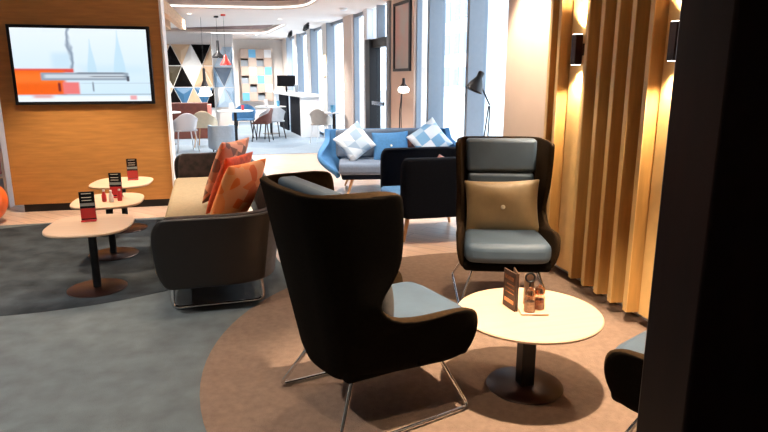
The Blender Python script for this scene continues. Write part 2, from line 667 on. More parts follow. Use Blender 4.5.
carpet('carpet', rounded([(FLX0 + .05, FLY0 + .05), (2.35, FLY0 + .05), (2.35, 3.0), (0.22, 4.25), (0.16, 6.85), (FLX0 + .05, 6.75)], [.02, .02, .5, .9, .3, .02]),
       .006, M['carpet_grey'], 'pale grey carpet in the foreground left of the brown round carpet')
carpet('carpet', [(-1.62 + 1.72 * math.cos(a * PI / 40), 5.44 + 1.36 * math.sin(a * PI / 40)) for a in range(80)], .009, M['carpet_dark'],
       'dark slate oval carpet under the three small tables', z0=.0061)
carpet('carpet', [(min(2.40, 1.62 + 1.9 * math.cos(a * PI / 48)), 2.88 + 1.9 * math.sin(a * PI / 48)) for a in range(96)], .012, M['carpet_brown'],
       'brown round carpet under the wing chairs and round coffee table', z0=.0062)
carpet('carpet', [(FLX0 + .05, 12.1), (WX(12.2) - .05, 12.3), (WX(21.9) - .05, 21.9), (-.18, 21.9), (-.18, 18.95), (FLX0 + .05, 18.95)], .006, M['carpet_far'],
       'pale blue grey carpet of the dining area at the far end')

# slat wall ----------------------------------------------------------
ys = []
y = 4.20
GAPS = [(3.93, 4.12), (2.92, 3.10)]
slats = thing('slat_screen', 'honey coloured pleated wooden slat screen covering the right wall', 'wall panel', (2.42, 3.0, 0))
pos = [4.22, 4.09, 3.72, 3.55, 3.39, 3.23, 3.065, 2.77, 2.61, 2.45, 2.29, 2.13]
for yy in pos:
    bm = bmesh.new()
    mt = Matrix.Translation((-.10, yy - 3.0, 0)) @ Matrix.Rotation(math.radians(-9), 4, 'Z')
    box(bm, (-.075, -.024, .09), (.082, .024, CZ - .002), 0, mt)
    box(bm, (-.081, -.024, .09), (-.0752, .024, CZ - .002), 1, mt)
    obj('slat', bm, [M['slat_wood'], M['slat_edge']], slats, smooth=False)
for ya, yb in ((3.80, 4.03), (2.84, 3.02)):
    obj('light_channel', B(((-.12, ya - 3.0, .09), (-.004, yb - 3.0, CZ - .002))), M['slat_edge'], slats, smooth=False)

# wood panel with TV --------------------------------------------------
PY = 7.45
pan = thing('media_wall', 'amber wood veneer partition holding the television', 'partition', (-1.755, PY, 0))
obj('veneer_panel', B(((-.835, 0, .09), (.885, .26, 2.38))), M['panel_wood'], pan, bevel=.004)
obj('plinth', B(((-.75, .03, 0), (.875, .24, .0905))), M['black_metal'], pan)
obj('edge_trim', B(((.8855, -.012, .0), (.913, .27, 2.39))), M['white_frame'], pan, bevel=.003)

tv = thing('television', 'flat television showing an orange and pale blue picture', 'television', (-1.705, PY - .001, 1.635))
obj('casing', B(((-.722, -.05, -.425), (.722, 0, .425))), M['black_gloss'], tv, bevel=.008)


def tv_material():
    m, nt, b = new_mat('television picture')
    N = nt.nodes
    tc = N.new('ShaderNodeTexCoord')
    s = N.new('ShaderNodeSeparateXYZ')
    nt.links.new(tc.outputs['Object'], s.inputs[0])

    def mp(src, a, bb, c, d):
        n = N.new('ShaderNodeMapRange')
        n.interpolation_type = 'SMOOTHSTEP'
        n.inputs[1].default_value, n.inputs[2].default_value = a, bb
        n.inputs[3].default_value, n.inputs[4].default_value = c, d
        nt.links.new(src, n.inputs[0])
        return n.outputs[0]

    def mul(a, bb, op='MULTIPLY'):
        n = N.new('ShaderNodeMath')
        n.operation = op
        for i, x in enumerate((a, bb)):
            if isinstance(x, float): n.inputs[i].default_value = x
            else: nt.links.new(x, n.inputs[i])
        return n.outputs[0]
    lin = N.new('ShaderNodeMapRange')
    lin.inputs[1].default_value, lin.inputs[2].default_value = -.7, .7
    nt.links.new(s.outputs[0], lin.inputs[0])
    X = lin.outputs[0]
    lz = N.new('ShaderNodeMapRange')
    lz.inputs[1].default_value, lz.inputs[2].default_value = .39, -.39
    nt.links.new(s.outputs[2], lz.inputs[0])
    Y = lz.outputs[0]
    # wobble of the dark plume
    nz = N.new('ShaderNodeTexNoise')
    nz.inputs['Scale'].default_value = 6
    nt.links.new(tc.outputs['Object'], nz.inputs[0])
    XW = mul(X, mul(mul(nz.outputs[0], 0.5, 'SUBTRACT'), 0.09), 'ADD')
    cur = None

    def rect(x0, x1, y0, y1, s_=.012, sy=.02, src=None, a=1.0):
        xx = src or X
        r = mul(mul(mp(xx, x0 - s_, x0 + s_, 0, 1), mp(xx, x1 - s_, x1 + s_, 1, 0)),
                mul(mp(Y, y0 - sy, y0 + sy, 0, 1), mp(Y, y1 - sy, y1 + sy, 1, 0)))
        return mul(r, a)

    def tower(xc, w, y0, y1, a):
        # triangle tower: half width grows with Y
        hw = mp(Y, y0, y1, 0.004, w)
        dx = N.new('ShaderNodeMath'); dx.operation = 'ABSOLUTE'
        nt.links.new(mul(X, xc, 'SUBTRACT'), dx.inputs[0])
        d = mul(hw, dx.outputs[0], 'SUBTRACT')
        return mul(mul(mp(d, -.006, .008, 0, 1), mul(mp(Y, y0 - .02, y0 + .02, 0, 1), mp(Y, y1 - .03, y1 + .03, 1, 0))), a)
    base = N.new('ShaderNodeValToRGB')
    base.color_ramp.elements[0].color = (0.84, 0.93, 1, 1)
    base.color_ramp.elements[1].color = (0.62, 0.82, 0.97, 1)
    nt.links.new(Y, base.inputs[0])
    cur = base.outputs[0]
    layers = [
        (tower(.565, .035, .14, .60, .75), (.50, .74, .90)), (tower(.77, .045, .02, .60, .8), (.52, .76, .92)),
        (rect(.28, .42, .33, .58, .03, .05, a=.6), (.52, .74, .90)), (rect(.46, .95, .50, .62, .05, .06, a=.35), (.52, .76, .92)),
        (rect(0, .5, .52, .6, .02, .03, a=.3), (.80, .84, .9)),
        (rect(.405, .43, -.1, .56, .012, .03, XW, .8), (.16, .22, .32)),
        (rect(-.1, .43, .545, .60, .01, .015), (.75, .09, .07)),
        (rect(-.1, .36, .57, .905, .02, .015), (.92, .13, .01)),
        (rect(-.1, .36, .60, .74, .04, .05, a=.6), (.98, .24, .04)),
        (rect(.34, .46, .73, .90, .012, .02), (.86, .20, .20)),
        (rect(.305, .325, .74, .86, .007, .02), (.20, .02, .02)),
        (rect(.19, .83, .60, .705, .01, .012), (.30, .37, .45)),
        (rect(.215, .80, .625, .675, .02, .012), (.62, .70, .78)),
        (rect(.45, .80, .595, .612, .02, .008, a=.8), (.16, .18, .22)),
        (rect(.55, .82, .645, .66, .03, .008, a=.8), (.12, .14, .18)),
        (rect(.815, .835, .65, .72, .006, .01), (.08, .09, .12)),
        (rect(.555, .567, .73, .86, .006, .02, a=.8), (.13, .15, .2)),
        (rect(.47, 1.1, .74, .752, .03, .006, a=.4), (.3, .42, .5)),
        (rect(.3, 1.1, .895, .912, .03, .008, a=.6), (.25, .32, .38)),
        (rect(-.1, 1.1, .925, 1.1, .01, .015), (.86, .93, .98)),
        (rect(.12, .26, .905, .95, .03, .02, a=.6), (.75, .08, .03)),
        (rect(.83, .88, .92, .98, .01, .015), (.85, .40, .42)),
    ]
    for mask, c in layers:
        mx = N.new('ShaderNodeMix')
        mx.data_type = 'RGBA'
        nt.links.new(mask, mx.inputs[0])
        nt.links.new(cur, mx.inputs[6])
        mx.inputs[7].default_value = (*c, 1)
        cur = mx.outputs[2]
    b.inputs['Base Color'].default_value = (0.01, 0.01, 0.01, 1)
    b.inputs['Roughness'].default_value = 0.3
    nt.links.new(cur, b.inputs['Emission Color'])
    b.inputs['Emission Strength'].default_value = 0.8
    return m


obj('screen', B(((-.685, -.054, -.39), (.685, -.0505, .39))), tv_material(), tv, smooth=False)

# glazing -----------------------------------------------------------
wall_i = [0]


def wall_prism(y0, y1, off0, off1, z0, z1):
    """block along the slanted window wall, off = offset from the glass plane (negative = into the room)"""
    return prism(bmesh.new(), [(WX(y0) + off0, y0), (WX(y0) + off1, y0), (WX(y1) + off1, y1), (WX(y1) + off0, y1)], z0, z1)


def ywall(px):
    t = math.tan(math.radians(12.988) + math.atan((px - 384) / 600.0 / math.cos(math.radians(12.953)) * 1.0))
    return 3.688 / (t + .0993)


# alternate glazed bays and solid piers, from near to far
glz = [(5.42, 7.35), (7.35, 8.62), (8.62, 9.5), (12.15, 13.0), (13.7, 15.1), (15.8, 17.0), (17.7, 19.0), (19.6, 20.8)]
piers = [(13.0, 13.7, 'plaster_pink'), (15.1, 15.8, 'plaster'), (17.0, 17.7, 'plaster'), (19.0, 19.6, 'plaster'), (20.8, 22.0, 'plaster')]
for k, (a, b_) in enumerate(glz):
    fr = obj('window_%d' % (k + 1), wall_prism(a, b_, -.03, .05, 0, .06), M['alu'], smooth=False)
    struct(fr)
    obj('head_rail', wall_prism(a, b_, -.03, .05, CZ - .07, CZ), M['alu'], fr, smooth=False)
    obj('glass', wall_prism(a, b_, .005, .013, .06, CZ - .07), M['glass'], fr, smooth=False)
    fd = (-.19, -.19, -.03, -.06)[k] if k < 4 else -.14
    obj('mullion', wall_prism(b_ - .035, b_ + .035, fd, .05, 0, CZ), M['alu'], fr, smooth=False)
for k, (a, b_, mm) in enumerate(piers):
    struct(obj('wall_pier_%d' % (k + 1), wall_prism(a, b_, -.10, .12, 0, CZ), M[mm], smooth=False))
struct(obj('wall_picture_pier', wall_prism(9.5, 10.6, -.06, .14, 0, CZ), M['plaster_pink'], smooth=False))
# door with transom
dr = obj('door_1', wall_prism(10.6, 10.74, -.10, .1, 0, CZ), M['alu'], smooth=False)
struct(dr)
obj('door_frame', wall_prism(10.74, 10.82, -.08, .08, 0, 2.22), M['black_metal'], dr, smooth=False)
obj('door_frame', wall_prism(11.62, 11.9, -.14, .08, 0, 2.22), M['black_metal'], dr, smooth=False)
obj('door_frame', wall_prism(10.82, 11.62, -.08, .08, 2.06, 2.22), M['black_metal'], dr, smooth=False)
obj('glass', wall_prism(10.82, 11.62, 0, .012, .02, 2.06), M['glass'], dr, smooth=False)
obj('transom_glass', wall_prism(10.74, 11.9, 0, .012, 2.22, CZ), M['glass'], dr, smooth=False)
obj('transom_bar', wall_prism(11.25, 11.31, -.10, .05, 2.22, CZ), M['alu'], dr, smooth=False)
obj('push_bar', wall_prism(10.9, 11.55, -.12, -.08, 1.0, 1.07), M['chrome'], dr, smooth=False)
obj('jamb', wall_prism(11.9, 12.15, -.10, .1, 0, CZ), M['white_paint'], dr, smooth=False)

# outside -----------------------------------------------------------
struct(obj('street_pavement', B(((3.6, -10, -.25), (60, 80, -.12))), M['concrete'], smooth=False))


def building(x, y, w, d, h, label, rows, cols):
    t = thing('street_building', label, 'building', (x, y, -.12))
    obj('wall', B(((0, 0, 0), (d, w, h))), M['facade'], t, smooth=False)
    for i in range(rows):
        for j in range(cols):
            yy = (j + .5) * w / cols
            zz = .8 + i * (h - .8) / rows
            obj('window', B(((-.05, yy - w / cols * .28, zz), (.02, yy + w / cols * .28, zz + (h - .8) / rows * .6))), M['facade_glass'], t, smooth=False)


building(24, 24, 22, 8, 13, 'pale office block across the street beyond the nearest windows', 4, 8)
building(20, 52, 16, 8, 10, 'pale low block further along the street outside', 3, 6)

# ================================================================== WING CHAIRS
R_N = 38


def wing_shell():
    YF = [(.255, .20), (.275, .29), (.32, .33), (.39, .352), (.45, .348), (.49, .325), (.515, .25), (.535, .04), (.56, -.11), (.60, -.145),
          (.66, -.11), (.72, -.06), (.78, -.045), (.90, -.045), (1.0, -.05), (1.045, -.06), (1.062, -.09), (1.07, -.20)]
    WF = [(.255, .21), (.30, .275), (.40, .30), (.50, .303), (.60, .285), (.75, .29), (1.066, .305)]
    WB = [(.255, .165), (.30, .205), (.50, .225), (.75, .25), (1.066, .275)]
    zs = [.255, .275, .30, .33, .37, .41, .45, .48, .50, .515, .53, .55, .575, .60, .64, .69, .75, .82, .90, .96, 1.0, 1.03, 1.048, 1.062, 1.07]
    rows = []
    for z in zs:
        yb = -.27 - .15 * (z - .255) / .81
        rows.append(ucurve(lerp_table(WF, z), lerp_table(YF, z), lerp_table(WB, z), yb, .085, bulge=.012))
    bm = grid_mesh(rows, zs)
    for v in bm.verts:      # arm tops rise a little towards the front
        k = max(0.0, 1 - abs(v.co.z - .51) / .11)
        v.co.z += .16 * (v.co.y - .22) * k * k * (3 - 2 * k) if v.co.y > -.25 else 0
    return bm


def make_wing_chair(label):
    t = thing('wing_chair', label, 'armchair', group='wing chairs around the round coffee table')
    so = obj('shell', wing_shell(), [M['shell_black'], M['wing_lit_brown']], t, solid=.036, subsurf=1, offset=1)
    so.modifiers['solid'].material_offset_rim = 1
    so.modifiers['solid'].material_offset = 1
    # underside pan
    bm = bmesh.new()
    box(bm, (-.235, -.27, .235), (.235, .27, .33))
    box(bm, (-.285, .05, .26), (.285, .335, .33))
    obj('seat_pan', bm, M['shell_black'], t, bevel=.03, seg=4)
    # seat cushion
    bm = bmesh.new()
    prism(bm, [(-.27, .365), (-.28, .29), (-.265, .0), (-.235, -.22), (.235, -.22), (.265, .0), (.28, .29), (.27, .365), (.15, .39), (-.15, .39)], .325, .455)
    obj('seat_cushion', bm, M['leather'], t, bevel=.045, seg=4)

    def pad(z0, z1, th, wx):
        bm = bmesh.new()
        def yb(z): return -.27 - .15 * (z - .255) / .81 + .05
        vs = []
        for z in (z0, z1):
            w = wx + .03 * (z - .45)
            for (sx, dy) in ((-w, 0), (w, 0), (w, th), (-w, th)):
                vs.append(bm.verts.new((sx, yb(z) + dy, z)))
        for f in ((0, 3, 2, 1), (4, 5, 6, 7), (0, 1, 5, 4), (1, 2, 6, 5), (2, 3, 7, 6), (3, 0, 4, 7)):
            bm.faces.new([vs[i] for i in f])
        return bm
    obj('back_cushion', pad(.45, .825, .10, .225), M['leather'], t, bevel=.028, seg=4)
    obj('head_cushion', pad(.828, 1.062, .10, .235), M['leather'], t, bevel=.028, seg=4)
    for s in (-1, 1):
        obj('sled_leg', T([(s * .20, .20, .275), (s * .30, .32, .012), (s * .325, -.36, .012), (s * .20, -.22, .275)], .0095, 10, .035), M['chrome'], t)
    obj('cross_bar', T([(-.2, 0, .24), (.2, 0, .24)], .009), M['chrome'], t)
    return t


wc = make_wing_chair('black wing chair seen from behind in the foreground, nearest the camera')
wc.location = (.548, 2.545, .012)
wc.rotation_euler = (0, 0, math.radians(-73))
wc2 = dup(wc, (1.71, 3.75, .012), math.radians(162.5), 'black wing chair facing forward with a bronze buttoned cushion on its seat')
wc3 = dup(wc, (1.73, 1.70, .012), math.radians(27), 'black wing chair at right, mostly hidden behind the dark pillar')


def local(root, p):
    return Matrix.Translation(root.location) @ Matrix.Rotation(root.rotation_euler[2], 4, 'Z') @ V(p)


def ldir(root, d):
    return Matrix.Rotation(root.rotation_euler[2], 3, 'Z') @ V(d)


make_pillow('bronze satin cushion with an ivory button on the forward facing wing chair', M['gold_pillow'], .56, .41, .15,
            frame_mtx(local(wc2, (0, -.10, .60)), ldir(wc2, (-1, 0, .03)), ldir(wc2, (0.02, -.22, 1))), M['button'])
make_pillow('charcoal taupe cushion on the nearest wing chair seat', M['taupe_pillow'], .46, .34, .19,
            frame_mtx(local(wc, (0, -.075, .605)), ldir(wc, (-1, 0, 0)), ldir(wc, (0, -.22, 1))), M['button'])

# ================================================================== COFFEE TABLE
ct = thing('coffee_table', 'low round pale wood coffee table between the wing chairs', 'table', (1.29, 2.49, .012))
obj('tabletop', L([(0, .368), (.325, .368), (.343, .376), (.345, .386), (.340, .391), (0, .391)], 64), M['table_wood'], ct)
bm = B(((-.035, -.035, .012), (.035, .035, .36)))
obj('post', bm, M['black_metal'], ct, bevel=.004)
obj('mount_plate', B(((-.14, -.14, .352), (.14, .14, .368))), M['black_metal'], ct, bevel=.003)
obj('base_plate', L([(0, 0), (.185, 0), (.188, .006), (.18, .012), (0, .014)], 48), M['base_metal'], ct)

TZ = .403
px_, py_ = 1.305, 2.50
cb = thing('condiment_caddy', 'small wooden caddy with a black ring handle on the round coffee table', 'caddy', (px_, py_, TZ), math.radians(-15))
obj('tray', B(((-.06, -.07, 0), (.072, .055, .012))), M['table_wood'], cb, bevel=.004)
bm = bmesh.new()
tube(bm, [(.0, .045, .01), (.0, .045, .13)], .004, 8)
ring = [(.0 + .022 * math.cos(a * PI / 12), .045, .152 + .022 * math.sin(a * PI / 12)) for a in range(25)]
tube(bm, ring, .005, 8)
obj('ring_handle', bm, M['black_metal'], cb)
obj('handle_plate', B(((-.028, .047, .012), (.022, .053, .17))), M['table_wood'], cb, bevel=.003)
mc = thing('menu_card', 'brown folded menu card standing upright on the round coffee table', 'menu', (px_ - .088, py_ + .055, TZ), math.radians(-2))
bm = bmesh.new()
mt = Matrix.Rotation(math.radians(8), 4, 'Z')
box(bm, (-.003, -.055, 0), (.003, .055, .19), 0, mt)
box(bm, (-.003, -.055, 0), (.003, .055, .19), 0, Matrix.Translation((.03, 0, 0)) @ Matrix.Rotation(math.radians(-12), 4, 'Z'))
obj('cover', bm, M['menu_brown'], mc, smooth=False)
bm = bmesh.new()
for (a0, a1, z0, z1) in ((-.04, .04, .145, .165), (-.045, .02, .12, .127), (-.045, .035, .10, .105), (-.045, .03, .08, .085), (-.045, .04, .03, .05)):
    box(bm, (-.0048, a0, z0), (-.0032, a1, z1), 0, mt)
obj('print', bm, M['copper'], mc, smooth=False)


def jar(loc, m, label):
    t = thing('seasoning_jar', label, 'jar', loc, group=None)
    obj('body', L([(0, .001), (.026, .001), (.028, .01), (.026, .06), (.019, .076), (0, .077)], 24), M['jar_glass'], t)
    obj('filling', L([(0, .004), (.022, .004), (.024, .01), (.022, .05), (0, .051)], 20), m, t)
    obj('cap', L([(.020, .0775), (.024, .081), (.024, .098), (.017, .110), (.007, .113), (.009, .119), (0, .124)], 24), M['copper'], t)
    return t


jar((px_ - .024, py_ - .035, TZ + .012), M['salt'], 'pale filled glass seasoning jar, left one on the coffee table caddy')
jar((px_ + .034, py_ - .018, TZ + .012), M['pepper'], 'reddish filled glass seasoning jar, right one on the coffee table caddy')

# ================================================================== THREE SMALL TABLES
def small_table(x, y, label, rz):
    t = thing('side_table', label, 'table', (x, y, .009), rz, 'small tables along the sofa')
    pts = superellipse(.28, .325, 2.9)
    bm = bmesh.new()
    prism(bm, pts, .462, .482)
    obj('tabletop', bm, M['table_wood'], t, bevel=.006)
    obj('post', L([(.045, .455), (.045, .462), (0, .462)], 20).__class__ and L([(0, .01), (.028, .01), (.028, .45), (.11, .452), (.11, .462), (0, .462)], 24), M['black_metal'], t)
    obj('base_plate', L([(0, 0), (.20, 0), (.203, .005), (.195, .011), (0, .016)], 40), M['base_metal'], t)
    return t


st = small_table(-1.10, 4.50, 'small pale wood pedestal table nearest of the three by the sofa', 0)
st2 = dup(st, (-1.16, 5.40, .009), 0.05, 'small pale wood pedestal table, middle of the three by the sofa')
st3 = dup(st, (-1.22, 6.35, .009), -.05, 'small pale wood pedestal table nearest the wood partition')


def menu_holder(loc, rz, label, w=.10, h=.215):
    t = thing('menu_holder', label, 'menu holder', loc, rz, 'menu holders on the small tables')
    obj('base', B(((-w / 2, -.035, 0), (w / 2, .035, .012))), M['red_gloss'], t, bevel=.003)
    obj('card', B(((-w / 2, -.006, .0125), (w / 2, .006, h))), M['black_gloss'], t)
    bm = B(((-w / 2 + .002, -.0085, h * .52), (w / 2 - .002, -.0062, h * .62)))
    obj('photo_band', bm, M['steel_grey_box'], t)
    bm = bmesh.new()
    for z0 in (.70, .80, .93):
        box(bm, (-w * .34, -.0098, h * z0), (w * .30, -.0087, h * (z0 + .025)))
    obj('lettering', bm, M['paper'], t)
    obj('red_band', B(((-w / 2 + .002, -.0085, h * .10), (w / 2 - .002, -.0062, h * .44))), M['red_gloss'], t)
    return t


def sauce(loc, m, label, grp):
    t = thing('sauce_bottle', label, 'bottle', loc, group=grp)
    obj('body', L([(0, 0), (.018, 0), (.019, .01), (.019, .055), (.009, .075), (.009, .085), (0, .085)], 20), m, t)
    obj('cap', L([(.0105, .0855), (.0105, .10), (0, .101)], 16), M['paper'], t)


tz = .009 + .482
menu_holder((-1.13, 4.60, tz), 0.12, 'menu holder with dark photo on the nearest small table')
menu_holder((-1.11, 5.50, tz), -.1, 'menu holder behind the sauce bottles on the middle small table')
menu_holder((-1.13, 6.45, tz), 0.1, 'menu holder on the small table nearest the wood partition')
g_ = 'sauce bottles on the middle small table'
sauce((-1.175, 5.33, tz), M['red_gloss'], 'red sauce bottle left of the menu holder on the middle table', g_)
sauce((-1.115, 5.30, tz), M['paper'], 'white sauce bottle in front of the menu holder on middle table', g_)
sauce((-1.055, 5.34, tz), M['red_gloss'], 'red sauce bottle right of the menu holder on the middle table', g_)

# ================================================================== ORANGE-CUSHION SOFA
sf = thing('sofa', 'long brown tub sofa with rounded arms and orange cushions', 'sofa', (-.255, 5.43, .009), math.radians(90 + 3.5))
# local: +Y faces the tables (world -X), local X along the length (world +Y is local +X)
HL = 1.66


def sofa_rows(off, zs, yf, top=False):
    rows = []
    for z in zs:
        k = (z - .2) / .5
        wf = HL - .03 + .03 * k
        rows.append(ucurve(wf - off, yf(z), wf + .02 - off, -.30 - .06 * k + off, .34, ns=6, nc=8, nb=10, bulge=.03))
    return rows


zs = [.20, .22, .30, .40, .50, .58, .62, .645, .655]
bm = grid_mesh(sofa_rows(0, zs, lambda z: lerp_table([(.20, .36), (.24, .42), (.55, .45), (.62, .42), (.66, .37)], z)), zs)
for k, f in enumerate(bm.faces): f.material_index = 1 if 10 <= k % 48 <= 37 else 0
obj('shell', bm, [M['sofa_out'], M['sofa_back']], sf, solid=.035, subsurf=1, offset=1)
zs2 = [.36, .45, .55, .62, .655, .665]
bm = grid_mesh(sofa_rows(.036, zs2, lambda z: lerp_table([(.3, .40), (.6, .40), (.665, .35)], z)), zs2)
obj('lining', bm, M['sofa_pat'], sf, solid=.05, subsurf=1, offset=1)
bm = bmesh.new()
prism(bm, rounded([(-HL + .10, -.22), (HL - .10, -.22), (HL - .10, .44), (-HL + .10, .44)], [.2, .2, .06, .06]), .24, .41)
obj('seat_cushion', bm, M['sofa_seat'], sf, bevel=.04, seg=4)
obj('seat_base', B(((-HL + .12, -.22, .18), (HL - .12, .40, .25))), M['navy'], sf, bevel=.02)
for xx in (-HL + .18, HL - .18, -.5, .5):
    obj('sled_leg', T([(xx, .34, .19), (xx, .36, .012), (xx, -.24, .012), (xx, -.22, .19)], .013, 10, .06), M['chrome'], sf)


def rest(root, p, lean, yaw, side=(1, 0, 0)):
    x = ldir(root, Matrix.Rotation(yaw, 3, 'Z') @ V((-1, 0, 0)))
    y = ldir(root, Matrix.Rotation(yaw, 3, 'Z') @ V((0, -lean, 1)))
    return frame_mtx(local(root, p), x, y)


gp = 'orange cushions on the long sofa'
make_pillow('orange mosaic print cushion nearest on the long brown sofa', M['orange_pat'], .52, .54, .17, rest(sf, (-.83, -.13, .655), .48, -.66), group=gp)
make_pillow('plain vermilion cushion between two printed ones on the long sofa', M['orange_red'], .48, .54, .13, rest(sf, (-.42, -.09, .66), .46, -.55), group=gp)
make_pillow('coral and brown print cushion furthest on the long brown sofa', M['coral_pat'], .52, .62, .15, rest(sf, (.02, -.08, .70), .42, -.55), group=gp)

# ================================================================== DARK ARMCHAIR AND BLUE SOFA
ac = thing('armchair', 'midnight dark square armchair seen from its side beyond the near wing chair', 'armchair', (1.74, 5.58, 0), math.radians(90))
zs = [.24, .27, .35, .5, .65, .74, .78, .80]
rows = [ucurve(.36, lerp_table([(.24, .36), (.3, .40), (.74, .40), (.80, .36)], z), .37, -.36 - .03 * z, .10, bulge=.01) for z in zs]
obj('shell', grid_mesh(rows, zs), M['navy'], ac, solid=.10, subsurf=1, offset=1)
bm = bmesh.new()
prism(bm, rounded([(-.25, -.26), (.25, -.26), (.25, .44), (-.25, .44)], .05), .30, .44)
obj('seat_cushion', bm, M['blue_fab'], ac, bevel=.04, seg=4)
obj('seat_base', B(((-.30, -.30, .22), (.30, .36, .31))), M['navy'], ac, bevel=.02)
for sx, sy in ((1, 1), (-1, 1), (1, -1), (-1, -1)):
    obj('leg', T([(sx * .29, sy * .29, .24), (sx * .33, sy * .34, .0)], [.022, .013], 10), M['leg_wood'], ac)
make_pillow('chestnut brown cushion inside the midnight dark armchair', M['rust'], .40, .34, .12, rest(ac, (.0, -.12, .60), .3, 0))

bs = thing('loveseat', 'blue grey loveseat with flared arms and wooden legs below the windows', 'sofa', (1.95, 8.05, 0), math.radians(180 - 6))


def flare_rows(zs):
    rows = []
    for z in zs:
        k = max(0, (z - .28) / .5)
        wf = lerp_table([(.22, .70), (.30, .74), (.40, .88), (.48, .96), (.54, .97), (.58, .90), (.64, .83), (.80, .82)], z)
        yf = lerp_table([(.22, .30), (.28, .42), (.45, .46), (.52, .42), (.56, .32), (.59, .12), (.63, -.08), (.70, -.22), (.76, -.28), (.80, -.31)], z)
        wb = .74 + .10 * k
        rows.append(ucurve(wf, yf, wb, -.28 - .14 * k, .30, ns=7, nc=7, nb=7, bulge=.02))
    return rows


zs = [.22, .25, .30, .36, .42, .48, .53, .57, .60, .63, .66, .70, .74, .78, .80]
obj('shell', grid_mesh(flare_rows(zs), zs), M['blue_fab'], bs, solid=.07, subsurf=1, offset=1)
bm = bmesh.new()
prism(bm, rounded([(-.70, -.24), (.70, -.24), (.74, .46), (.3, .50), (-.3, .50), (-.74, .46)], [.15, .15, .08, .05, .05, .08]), .26, .41)
obj('seat_cushion', bm, M['sofa_grey'], bs, bevel=.045, seg=4)
bm = bmesh.new()
prism(bm, rounded([(-.74, -.33), (.74, -.33), (.74, -.20), (-.74, -.20)], .05), .40, .80)
obj('back_cushion', bm, M['sofa_grey'], bs, bevel=.04, seg=4)
obj('seat_base', B(((-.70, -.28, .19), (.70, .42, .27))), M['navy'], bs, bevel=.025)
for sx, sy in ((1, 1), (-1, 1), (1, -1), (-1, -1)):
    obj('leg', T([(sx * .55, sy * .26 + .06, .20), (sx * .62, sy * .33 + .06, .0)], [.024, .013], 10), M['leg_wood'], bs)
c_, s_ = math.cos(PI / 4 - .15), math.sin(PI / 4 - .15)
b_lean = ldir(bs, (0, -.30, 1)).normalized()
b_x = ldir(bs, (-1, 0, 0))
make_pillow('white triangle print cushion standing on its corner at left of the blue loveseat', M['white_tri'], .45, .45, .15,
            frame_mtx(local(bs, (.50, .06, .65)), b_x * c_ + b_lean * s_, b_lean * c_ - b_x * s_))
make_pillow('plain blue buttoned cushion in the middle of the loveseat', M['blue_fab'], .54, .44, .15,
            frame_mtx(local(bs, (.0, .02, .58)), ldir(bs, (-1, .0, .04)), ldir(bs, (0, -.3, 1))), M['button'])
make_pillow('small brown cushion behind the printed cushion on the loveseat', M['rust'], .34, .34, .10,
            frame_mtx(local(bs, (-.40, -.09, .58)), ldir(bs, (-1, .1, .1)), ldir(bs, (0, -.3, 1))))
make_pillow('ice blue triangle print cushion at right of the blue loveseat', M['blue_tri'], .50, .50, .15,
            frame_mtx(local(bs, (-.54, .04, .66)), b_x * c_ + b_lean * s_, b_lean * c_ - b_x * s_))

# ================================================================== LAMPS
fl = thing('floor_lamp', 'black jointed floor lamp with cone shade by the window behind the forward wing chair', 'lamp', (2.62, 6.3, 0))
obj('base', L([(0, 0), (.13, 0), (.13, .015), (.02, .025), (0, .025)], 32), M['black_metal'], fl)
obj('pole', T([(0, 0, .02), (0, 0, .74)], .012), M['black_metal'], fl)
bm = bmesh.new()
tube(bm, [(-.035, 0, .74), (.02, 0, 1.20)], .008)
tube(bm, [(.02, 0, .74), (.035, 0, 1.20)], .008)
tube(bm, [(-.035, 0, .74), (.02, 0, .74)], .01)
obj('lower_arm', bm, M['black_metal'], fl)
obj('upper_arm', T([(.03, 0, 1.21), (-.09, 0, 1.44)], .009), M['black_metal'], fl)
shade = obj('lamp_shade', L([(.025, .20), (.035, .19), (.035, .13), (.075, .06), (.10, -.02), (.095, -.02), (.07, .055), (.03, .12), (.02, .13)], 28), M['black_metal'], fl,
            loc=(-.155, 0, 1.385), rot=(0, math.radians(24), 0))
obj('bulb', L([(0, -.0), (.03, .015), (.035, .05), (.02, .09), (0, .095)], 16), M['paper'], shade)

f2 = thing('floor_lamp', 'slim black floor lamp with glowing white head beneath the framed picture', 'lamp', (2.46, 9.3, 0))
obj('base', L([(0, 0), (.13, 0), (.13, .015), (.02, .025), (0, .025)], 32), M['black_metal'], f2)
bm = bmesh.new()
tube(bm, [(-.06, 0, .02), (-.06, 0, 1.0), (-.02, 0, 1.33)], .009)
tube(bm, [(.0, 0, .02), (-.04, 0, .95), (-.02, 0, 1.33)], .006)
obj('pole', bm, M['black_metal'], f2)
obj('lamp_cap', L([(.0, 1.50), (.02, 1.50), (.025, 1.42), (.05, 1.385), (.07, 1.37), (0, 1.37)], 24), M['black_metal'], f2)
obj('lamp_head', L([(0, 1.27), (.06, 1.275), (.085, 1.30), (.085, 1.335), (.06, 1.368), (0, 1.369)], 24), M['lamp_glow'], f2)

